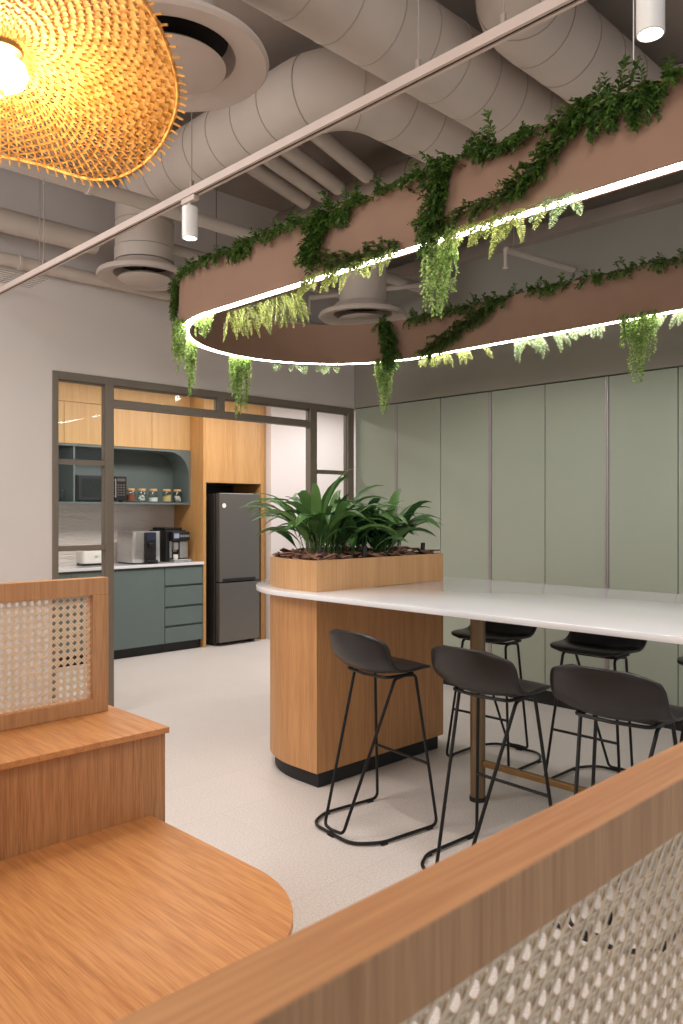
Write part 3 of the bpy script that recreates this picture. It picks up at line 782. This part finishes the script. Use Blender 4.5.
def face_vine(s0, z0, s1, z1, label, mat='vine', width=.05, n=42, leaf=.024, inner=False, sag=0, name='climbing_vine'):
    # a stem lying diagonally across the outer (or inner) face of the ring
    lb = LB(); off = -TH - .012 if inner else .012; sg = -1 if inner else 1
    for i in range(n):
        k = i / n; s = s0 + (s1 - s0) * k; z = z0 + (z1 - z0) * k - sag * math.sin(PI * k)
        p = ring_pt(s, off, z) + ring_tan(s) * U(-.02, .02)
        sprig(lb, p, ring_tan(s) * (1 if s1 > s0 else -1) * U(.1, 1) + UP * U(-1, .5) + ring_out(s) * sg * .35, U(width * .6, width * 1.5), leaf, .1)
    o = lb.build(name, mat); tag(o, label, 'trailing plant', 'vines across the ring face'); return o
def tail(s, w, L, label, mat='tail', z=RZ0 + .02, off=.012, leaf=.014, n=26, name='hanging_plant', droop=.0):
    lb = LB(); n = int(n * 1.1); L *= 1.45
    for i in range(n):
        x = U(-1, 1); ss = s + x * w / 2; q = ring_pt(ss, off + U(-.03, .03), z); pts = [q.copy()]
        l = L * (1 - .5 * x * x) * U(.3, 1.0); steps = int(l / .0085); d = -UP + ring_out(ss) * U(0, .15)
        c = ring_pt(s, off, z - L)
        for j in range(steps):
            pull = (c - q); pull.z = 0
            d = (d + rv(.16) + Vector((0, 0, -.18)) + pull * .35).normalized(); q = q + d * .0085; pts.append(q.copy())
            for m in range(2):
                lb.leaf(q, rv(1) + Vector((0, 0, -.35)), UP + rv(.8), leaf * U(.8, 1.5), leaf * .85)
        lb.stem(pts[::4] + [pts[-1]], .0009)
    o = lb.build(name, mat); tag(o, label, 'trailing plant', 'leafy strands hanging below the ring'); return o
def fern(s, w, L, label, mat='fern', z=RZ0 + .0, off=.02, n=9, inner=False, pinna=.024, droopy=.11):
    lb = LB(); sg = -1 if inner else 1; n = int(n * .85 + 1); L *= 1.15
    for i in range(n):
        ss = s + U(-w / 2, w / 2); q = ring_pt(ss, (off if not inner else -TH - .015) + U(-.008, .008), z)
        d = (ring_out(ss) * sg * U(.1, 1.0) + ring_tan(ss) * U(-1.1, 1.1) - UP * U(.3, .9)).normalized()
        l = L * U(.65, 1.1); st = int(l / .0078); pts = [q.copy()]
        for j in range(st):
            d = (d + Vector((0, 0, -droopy * .5)) + rv(.04)).normalized(); q = q + d * .0078; pts.append(q.copy()); k = j / st
            sd = d.cross(ring_out(ss) + rv(.3)); sd.normalize()
            ln = pinna * (math.sin(PI * min(1, .18 + .82 * k)) * .9 + .18)
            for g in (-1, 1): lb.leaf(q, sd * g + d * .45 + rv(.12), ring_out(ss) + rv(.4), ln, .0062)
        lb.stem(pts[::4] + [pts[-1]], .0009)
    oo = (off if not inner else -TH - .015)
    lb.stem([ring_pt(s - w / 2 + w * k / 12, oo, z + .002) for k in range(13)], .002)
    o = lb.build('hanging_fern', mat); tag(o, label, 'fern', 'ferns tucked along the light strip'); return o

garland(SN(-1.1), SN(1.95), 'dark green garland along the top edge of the ring, nearest the viewer', up=.075, spill=.045,
        clumps=((SN(1.22), .30, .12), (SN(1.7), .2, .05)))
garland(SN(1.95), SN(3.0), 'dark green garland on the ring top above the middle clumps', up=.045, spill=.04, clumps=((SN(2.6), .25, .09),))
garland(SN(3.0), SA(75), 'dark green garland wrapping the rounded left end of the ring', up=.03, spill=.045,
        clumps=((SA(31), .16, .20), (SN(3.3), .2, .07)))
garland(SF(3.75), SF(-.5), 'dark green garland along the top of the far ring side', up=.05, dens=1.25, side=1)
face_vine(SN(1.28), RZ1, SN(1.62), RZ0 + .08, 'leafy vine slanting down the near ring face at the right', n=80, width=.05)
face_vine(SN(1.60), RZ0 + .10, SN(2.05), RZ0 + .03, 'dark ferny vine along the lower edge of the near ring face', 'fernd', n=70, width=.05, leaf=.017)
face_vine(SN(1.92), RZ1, SN(2.00), RZ0 + .02, 'dense bushy vine clump over the near ring face, second from the right', n=170, width=.075, leaf=.017)
face_vine(SN(2.62), RZ1, SN(2.72), RZ0 + .08, 'bushy vine clump over the near ring face left of the middle', n=90, width=.06)
face_vine(SN(2.75), RZ0 + .09, SN(2.22), RZ0 + .04, 'drooping swag of dark leaves along the lower near ring face', 'fernd', n=90, width=.055, leaf=.018, sag=.04)
tail(SN(1.98), .19, .30, 'long bright trailing plant hanging under the near ring side', 'tail', leaf=.014, n=30)
fern(SN(1.66), .38, .14, 'bright fern fronds under the light strip right of the long trailing plant', n=20, pinna=.022)
fern(SN(1.44), .14, .11, 'pale fern tip under the light strip farthest right on the near side', 'grass', n=6)
fern(SN(2.50), .55, .13, 'bright yellow green fern patch under the near strip left of the trailing plant', n=34, pinna=.022)
fern(SN(3.30), .62, .15, 'bright fern hanging inside the near ring side at the left end', n=46, inner=True)
tail(SA(24), .20, .22, 'bright trailing plant on the outer side of the rounded left tip', 'tail', n=34, leaf=.015)
tail(SA(52), .16, .30, 'long bright trailing plant hanging just right of the rounded left tip', 'tail', n=36, off=-.03)
tail(SA(8), .22, .10, 'short leafy tuft under the strip just before the left tip', 'tail', n=16, off=-.05)
tail(SA(88), .17, .33, 'trailing plant hanging in front of the glazed partition frame', 'tail', n=36, off=-.03)
fern(SA(122), .55, .07, 'small silvery fern row under the far bend of the ring', 'grass', n=22, z=RZ0 + .005)
tail(SA(160), .15, .30, 'trailing plant hanging over the corner cupboard', 'tail', n=36, off=-TH)
face_vine(SA(158), RZ1, SA(162), RZ0 + .02, 'dense leafy clump on the inner face of the far ring side', n=170, width=.10, inner=True, leaf=.022)
face_vine(SF(2.95), RZ1 - .02, SF(3.55), RZ0 + .02, 'dark vine slanting down the inner face of the far ring side', 'fernd', n=110, width=.07, inner=True)
fern(SF(3.35), .55, .10, 'bright fern patch under the far strip beside the corner trailing plant', n=26, off=-TH)
fern(SF(2.68), .32, .14, 'pale fern hanging under the middle of the far ring side', 'grass', n=16, off=-TH)
fern(SF(2.38), .26, .07, 'small pale fern under the far ring side, left of the right trailing plant', 'grass', n=10, off=-TH)
tail(SF(2.02), .20, .29, 'trailing plant hanging from the far ring side at the right', 'tail', n=40, off=-TH)
fern(SF(1.82), .16, .11, 'pale fern at the far ring side touching the right picture edge', 'grass', n=10, off=-TH)

# ------------------------------------------------------------------ bar table
TXC, TYC, TRR = 3.47, 3.28, .71
def stadium(xc, yc, r, yend, seg=36, cornerx=None):
    P = [(xc + r * math.cos(PI * k / seg), yc + r * math.sin(PI * k / seg)) for k in range(seg + 1)]
    return P + [(xc - r, yend), (xc + r, yend)]
bar = thing('bar_table', 'long white topped bar table with rounded end and oak base', 'table', (TXC, 2, 0))
MB().prism(stadium(TXC, TYC, TRR, .15), 1.035, 1.062, bev=.003).build('tabletop', 'quartz', bar, True)
BXC, BR, BY = 3.428, .568, 3.125
BYC = 3.32
def dshape(r, y0, extra=0):
    P = [(BXC + r * math.cos(PI * k / 36), BYC + r * math.sin(PI * k / 36)) for k in range(37)]
    return P + [(BXC - r, y0), (BXC + r - .05, y0)]
MB().prism(dshape(BR, BY), .085, 1.034).build('base_cabinet', 'oak_isl', bar, True)
MB().prism(dshape(BR - .03, BY + .02), 0, .085).build('plinth', 'kick', bar, True)
MB().tube([(3.36, 2.434, .02), (3.36, 2.434, 1.034)], .039, 28).build('leg', 'bronze', bar, True)
MB().tube([(3.36, 2.434, 0), (3.36, 2.434, .022)], .043, 28).build('foot', 'kick', bar, True)
MB().tube([(3.36, .55, .02), (3.36, .55, 1.034)], .039, 28).build('leg', 'bronze', bar, True)
MB().tube([(3.36, .55, 0), (3.36, .55, .022)], .043, 28).build('foot', 'kick', bar, True)
MB().box((3.345, .59, .185), (3.375, 2.395, .215), .004).build('foot_rail', 'brass', bar)

pl = thing('planter_box', 'pale oak planter box with rounded end standing on the tabletop', 'planter', (BXC, 3.4, 1.0625))
b = MB(); PO = dshape(BR, BY); PI_ = [(BXC + (x - BXC) * .96, 3.42 + (y - 3.42) * .945) for x, y in dshape(BR, BY)]
n = len(PO)
rows = [[b.bm.verts.new((p[0], p[1], z)) for p in L] for L, z in ((PO, 1.0625), (PO, 1.232), (PI_, 1.232), (PI_, 1.0725))]
for a, c in zip(rows[:-1], rows[1:]):
    for i in range(n): b.bm.faces.new((a[i], a[(i + 1) % n], c[(i + 1) % n], c[i]))
b.bm.faces.new(rows[-1]); b.bm.faces.new(rows[0][::-1])
bmesh.ops.recalc_face_normals(b.bm, faces=b.bm.faces[:])
b.build('box', 'oak_plant', pl, True)
MB().prism([(BXC + (x - BXC) * .975, 3.42 + (y - 3.42) * .975) for x, y in PI_], 1.08, 1.205).build('soil', 'soil', pl)
random.seed(11)
b = MB()
for i in range(420):
    while True:
        x = U(BXC - BR + .03, BXC + BR - .05); y = U(BY + .03, BYC + BR - .03)
        if y < BYC or (x - BXC) ** 2 + (y - BYC) ** 2 < (BR - .045) ** 2: break
    L, W = U(.035, .085), U(.02, .042); a = U(0, 6.3)
    r = bmesh.ops.create_cube(b.bm, size=1)
    Mx = Matrix.Translation((x, y, U(1.214, 1.258))) @ Matrix.Rotation(a, 4, 'Z') @ Matrix.Rotation(U(-.5, .5), 4, 'X') @ Matrix.Rotation(U(-.4, .4), 4, 'Y')
    for v in r['verts']:
        v.co = Mx @ Vector((v.co.x * L * (1 + .4 * (v.co.y > 0)), v.co.y * W, v.co.z * .007))
o = b.build('bark_mulch', 'mulch'); tag(o, 'brown bark chips covering the soil of the planter box', 'mulch'); o['kind'] = 'stuff'

def blade(lb, base, az, lean, L, W, arch):
    # one lance-shaped leaf on a stalk: curved strip with a midrib fold
    seg = 11; d = Vector((math.cos(az) * math.sin(lean), math.sin(az) * math.sin(lean), math.cos(lean)))
    q = base.copy(); sd0 = Vector((-math.sin(az), math.cos(az), 0)); prev = None; tw = U(-.05, .05)
    hz = Vector((math.cos(az), math.sin(az), 0)); k0 = len(lb.v)
    for i in range(seg + 1):
        k = i / seg
        if k < .33: w = .007
        else:
            u = (k - .33) / .67; w = W * (math.sin(PI * u ** .75) ** .8 if 0 < u < 1 else 0) + .002
        sd = (Matrix.Rotation(tw * i, 3, d) @ sd0).normalized(); n = d.cross(sd).normalized()
        if n.z < 0: n = -n
        lb.v += [q + sd * w / 2 + n * w * .16, q.copy(), q - sd * w / 2 + n * w * .16]
        if i:
            a = k0 + (i - 1) * 3; c = k0 + i * 3
            lb.f += [(a, a + 1, c + 1, c), (a + 1, a + 2, c + 2, c + 1)]
        q = q + d * (L / seg)
        d = (d + hz * arch * (k ** 1.2) * .34 - UP * arch * (k ** 2.0) * .42).normalized()
def aspid(x, y, n, seed, label, Lr=(.32, .52), lean=(.06, .72), mat='asp', azr=None):
    random.seed(seed); lb = LB()
    for i in range(n):
        az = U(0, 2 * PI) if not azr else U(*azr)
        base = Vector((x + U(-.07, .07), y + U(-.07, .07), 1.20))
        blade(lb, base, az, U(*lean), U(*Lr), U(.042, .070), U(.7, 2.0))
    o = lb.build('aspidistra_plant', mat); tag(o, label, 'potted plant', 'broad leaved plants in the planter box')
    me = o.data; me.polygons.foreach_set('use_smooth', [True] * len(me.polygons))
aspid(3.10, 3.36, 60, 3, 'broad leaved green plant at the left end of the planter box', (.40, .68))
aspid(3.30, 3.30, 36, 5, 'dark glossy leaved plant in the front middle of the planter box', (.32, .52), mat='aspd')
aspid(3.34, 3.48, 46, 8, 'broad leaved plant at the back middle of the planter box', (.38, .60))
aspid(3.62, 3.34, 46, 12, 'broad leaved green plant at the right end of the planter box', (.32, .56))
aspid(3.52, 3.28, 28, 21, 'smaller dark leaved plant between the middle and right plants', (.28, .46), mat='aspd')
for i, (x, y, lab) in enumerate(((2.97, 3.22, 'small black spike light at the left end of the bark'), (3.27, 3.17, 'small black spike light in the middle of the bark'),
                                 (3.83, 3.20, 'small black spike light at the right end of the bark'))):
    t = thing('spike_light', lab, 'garden light', (x, y, 1.21), 'black spike lights in the planter')
    MB().tube([(x, y, 1.19), (x, y, 1.235)], .004, 6).build('spike', 'blackp', t)
    MB().tube([(x, y, 1.233), (x + .008, y, 1.30)], .014, 16).build('housing', 'blackp', t, True)

# ------------------------------------------------------------------ bar stools (facing +X)
def make_stool():
    t = thing('bar_stool', '', 'stool', (0, 0, 0), 'black bar stools around the bar table')
    prof = [(.248, .748), (.228, .760), (.17, .764), (.10, .756), (.03, .744), (-.02, .742), (-.055, .754), (-.083, .785), (-.10, .826), (-.112, .87), (-.120, .91), (-.126, .936)]
    hw = [.12, .190, .214, .222, .226, .226, .226, .226, .224, .218, .196, .105]
    wrap = [0, 0, 0, 0, .005, .012, .02, .032, .042, .046, .040, .022]
    lift = [-.006, -.002, .002, .008, .020, .034, .044, .042, .028, .012, -.002, -.004]
    def samp(A, u):
        x = u * (len(A) - 1); i = min(int(x), len(A) - 2); f_ = x - i; g = lambda k: A[max(0, min(len(A) - 1, k))]
        p0, p1, p2, p3 = g(i - 1), g(i), g(i + 1), g(i + 2)
        return .5 * ((2 * p1) + (-p0 + p2) * f_ + (2 * p0 - 5 * p1 + 4 * p2 - p3) * f_ ** 2 + (-p0 + 3 * p1 - 3 * p2 + p3) * f_ ** 3)
    b = MB(); NU, NW = 36, 18; G = []
    X = [p[0] for p in prof]; Zp = [p[1] for p in prof]
    for i in range(NU + 1):
        u = i / NU; row = []
        for j in range(NW + 1):
            w_ = -1 + 2 * j / NW; wc = abs(w_)
            row.append(b.bm.verts.new((samp(X, u) + samp(wrap, u) * wc ** 2.2, w_ * samp(hw, u), samp(Zp, u) + samp(lift, u) * wc ** 2.2)))
        G.append(row)
    for i in range(NU):
        for j in range(NW): b.bm.faces.new((G[i][j], G[i + 1][j], G[i + 1][j + 1], G[i][j + 1]))
    s = b.build('seat_shell', 'shell', t, True, 80)
    md = s.modifiers.new('thickness', 'SOLIDIFY'); md.thickness = .011; md.offset = 0
    r = .0076
    # floor runner with the two front legs
    base = [(.10, -.150, .726), (.165, -.150, .720), (.240, -.220, .012), (-.10, -.220, .012), (-.222, -.15, .012), (-.222, .15, .012), (-.10, .220, .012), (.240, .220, .012), (.165, .150, .720), (.10, .150, .726)]
    MB().tube(fillet(base, [0, .025, .035, .16, .14, .14, .16, .035, .025, 0], 8), r, 10).build('base_frame', 'steel', t, True)
    for sgn in (-1, 1):
        p = [(.10, sgn * .145, .724), (.035, sgn * .150, .716), (-.208, sgn * .070, .0275), (-.220, sgn * .0, .0275)]
        MB().tube(fillet(p, [0, .025, .03, 0], 5), r, 10).build('rear_leg', 'steel', t, True)
    MB().tube(fillet([(.05, -.150, .728), (-.015, -.150, .728), (-.03, 0, .726), (-.015, .150, .728), (.05, .150, .728), (.165, .150, .728), (.165, -.150, .728), (.05, -.150, .728)], [0, .04, .04, .04, 0, .04, .04, 0], 5), .0075, 8).build('seat_support', 'steel', t, True)
    zf = .30; q_ = (zf - .012) / .682; kx = .240 - q_ * .075; ky = .220 - q_ * .070
    MB().tube([(kx, -ky, zf), (kx, ky, zf)], .0075, 8).build('footrest', 'steel', t, True)
    for x, y in ((.19, .22), (.19, -.22), (-.09, .22), (-.09, -.22)): MB().box((x - .018, y - .009, 0), (x + .018, y + .009, .008), .002).build('glide', 'blackp', t)
    MB().box((-.232, -.022, 0), (-.212, .022, .008), .002).build('glide', 'blackp', t)
    return t
st0 = make_stool()
stools = [(2.725, 2.61, -.12, 'black bar stool standing in front of the oak base of the table'),
          (2.74, 1.965, -.05, 'black bar stool second from the oak base, near side, before the bronze post'),
          (2.755, 1.385, .02, 'black bar stool with broad back toward us, half hidden by the near rail'),
          (4.03, 2.76, PI + .02, 'black bar stool across the table directly behind the bronze post'),
          (4.065, 2.105, PI, 'black bar stool across the table, second from the oak base'),
          (4.10, 1.42, PI - .02, 'black bar stool across the table, cut by the right picture edge')]
for i, (x, y, a, lab) in enumerate(stools):
    if i == 0: st0.location = (x, y, 0); st0.rotation_euler = (0, 0, a); st0['label'] = lab
    else: dup(st0, (x, y, 0), a, lab)

# ------------------------------------------------------------------ oak benches in the foreground
t = thing('low_bench_platform', 'wide low oak bench platform with a rounded corner in the foreground', 'bench', (.6, 1.9, 0))
P = [(1.43, 2.412), (-.6, 2.412), (-.6, 1.42), (1.045, 1.42)]
for k in range(1, 13):
    a = -PI / 2 + PI / 2 * k / 12; P.append((1.045 + .395 * math.cos(a), 1.82 + .40 * math.sin(a)))
MB().prism(P, .425, .45, bev=.003).build('seat', 'oak_y', t, True)
Pb = [(1.36, 2.40), (-.58, 2.40), (-.58, 1.49), (1.0, 1.49)]
for k in range(1, 9):
    a = -PI / 2 + PI / 2 * k / 8; Pb.append((1.02 + .34 * math.cos(a), 1.83 + .34 * math.sin(a)))
MB().prism(Pb, 0, .425).build('base', 'oak_z', t, True)
t = thing('raised_bench_box', 'raised oak box step behind the low bench platform', 'bench', (.5, 2.65, 0))
MB().box((-.6, 2.395, .724), (1.494, 2.87, .745), .002).build('top', 'oak_y', t)
MB().box((-.58, 2.4125, 0), (1.487, 2.85, .724)).build('box', 'oak_z', t)

def cane_frame(parent, x0, x1, y0, y1, z0, z1, fw, mat, fh=None):
    fh = fh or fw
    for za, zb in ((z1 - fh, z1), (z0, z0 + fh * .85)):
        b = MB(); b.box((x0, y0, za), (x1, y1, zb), .002); b.bm.normal_update()
        for f_ in b.bm.faces:
            if f_.normal.z > .7: f_.material_index = 1
        o = b.build('rail', mat, parent); o.data.materials.append(M['oak_x'])
    MB().box((x0, y0 + .0005, z0 + fh * .85), (x0 + fw, y1 - .0005, z1 - fh)).build('stile', mat, parent)
    MB().box((x1 - fw, y0 + .0005, z0 + fh * .85), (x1, y1 - .0005, z1 - fh)).build('stile', mat, parent)
    # woven cane: pairs of upright and level strands plus two diagonal directions
    X0, X1, Z0, Z1 = x0 + fw, x1 - fw, z0 + fh * .85, z1 - fh; yc = (y0 + y1) / 2; S = .0265; g = .0050; w_ = .0017
    c = MB()
    def strip(a, b2, yo, hw_):
        d = Vector((b2[0] - a[0], 0, b2[1] - a[1])).normalized(); n = Vector((-d.z, 0, d.x)) * hw_
        A = Vector((a[0], yc + yo, a[1])); B = Vector((b2[0], yc + yo, b2[1])); t_ = Vector((0, .0006, 0))
        v = [c.bm.verts.new(q) for q in (A + n - t_, B + n - t_, B - n - t_, A - n - t_, A + n + t_, B + n + t_, B - n + t_, A - n + t_)]
        for f4 in ((0, 1, 2, 3), (7, 6, 5, 4), (0, 4, 5, 1), (1, 5, 6, 2), (2, 6, 7, 3), (3, 7, 4, 0)): c.bm.faces.new([v[k] for k in f4])
    nx = int((X1 - X0) / S) + 1; nz = int((Z1 - Z0) / S) + 1
    for i in range(nx + 1):
        for o_ in (-g / 2, g / 2):
            x = X0 + i * S + o_
            if X0 < x < X1: strip((x, Z0), (x, Z1), .0007, w_)
    for i in range(nz + 1):
        for o_ in (-g / 2, g / 2):
            z = Z1 - i * S + o_
            if Z0 < z < Z1: strip((X0, z), (X1, z), -.0007, w_)
    H_ = Z1 - Z0; W_ = X1 - X0
    k = -int(H_ / S) - 2
    while k * S < W_:
        for sg in (1, -1):
            # line starting on the top edge at x = X0 + k*S going down right (sg 1) or mirrored
            xa = X0 + k * S + S * .5; a0 = max(0, X0 - xa); a1 = min(H_, X1 - xa)
            if a1 > a0:
                if sg == 1: strip((xa + a0, Z1 - a0), (xa + a1, Z1 - a1), .002, .0024)
                else:
                    zb = Z1 - (int(H_ / S) + 1) * S
                    b0 = max(a0, Z0 - zb); b1 = min(X1 - xa, Z1 - zb)
                    if b1 > b0: strip((xa + b0, zb + b0), (xa + b1, zb + b1), -.002, .0024)
        k += 1
    c.build('cane_panel', 'cane', parent)
t = thing('cane_backrest', 'oak framed cane backrest standing on the raised bench box', 'backrest', (.6, 2.77, .7455))
cane_frame(t, -.5, 1.447, 2.745, 2.795, .7455, 1.25, .062, 'oak_rail', .064)
t = thing('cane_backrest', 'near oak framed cane backrest crossing the lower right corner', 'backrest', (.6, .4, 0))
cane_frame(t, -.7, 1.75, .366, .426, .76, 1.2, .062, 'oak_rail', .060)
MB().box((-.7, .34, 0), (1.75, .45, .759), .002).build('plinth', 'oak_z', t)
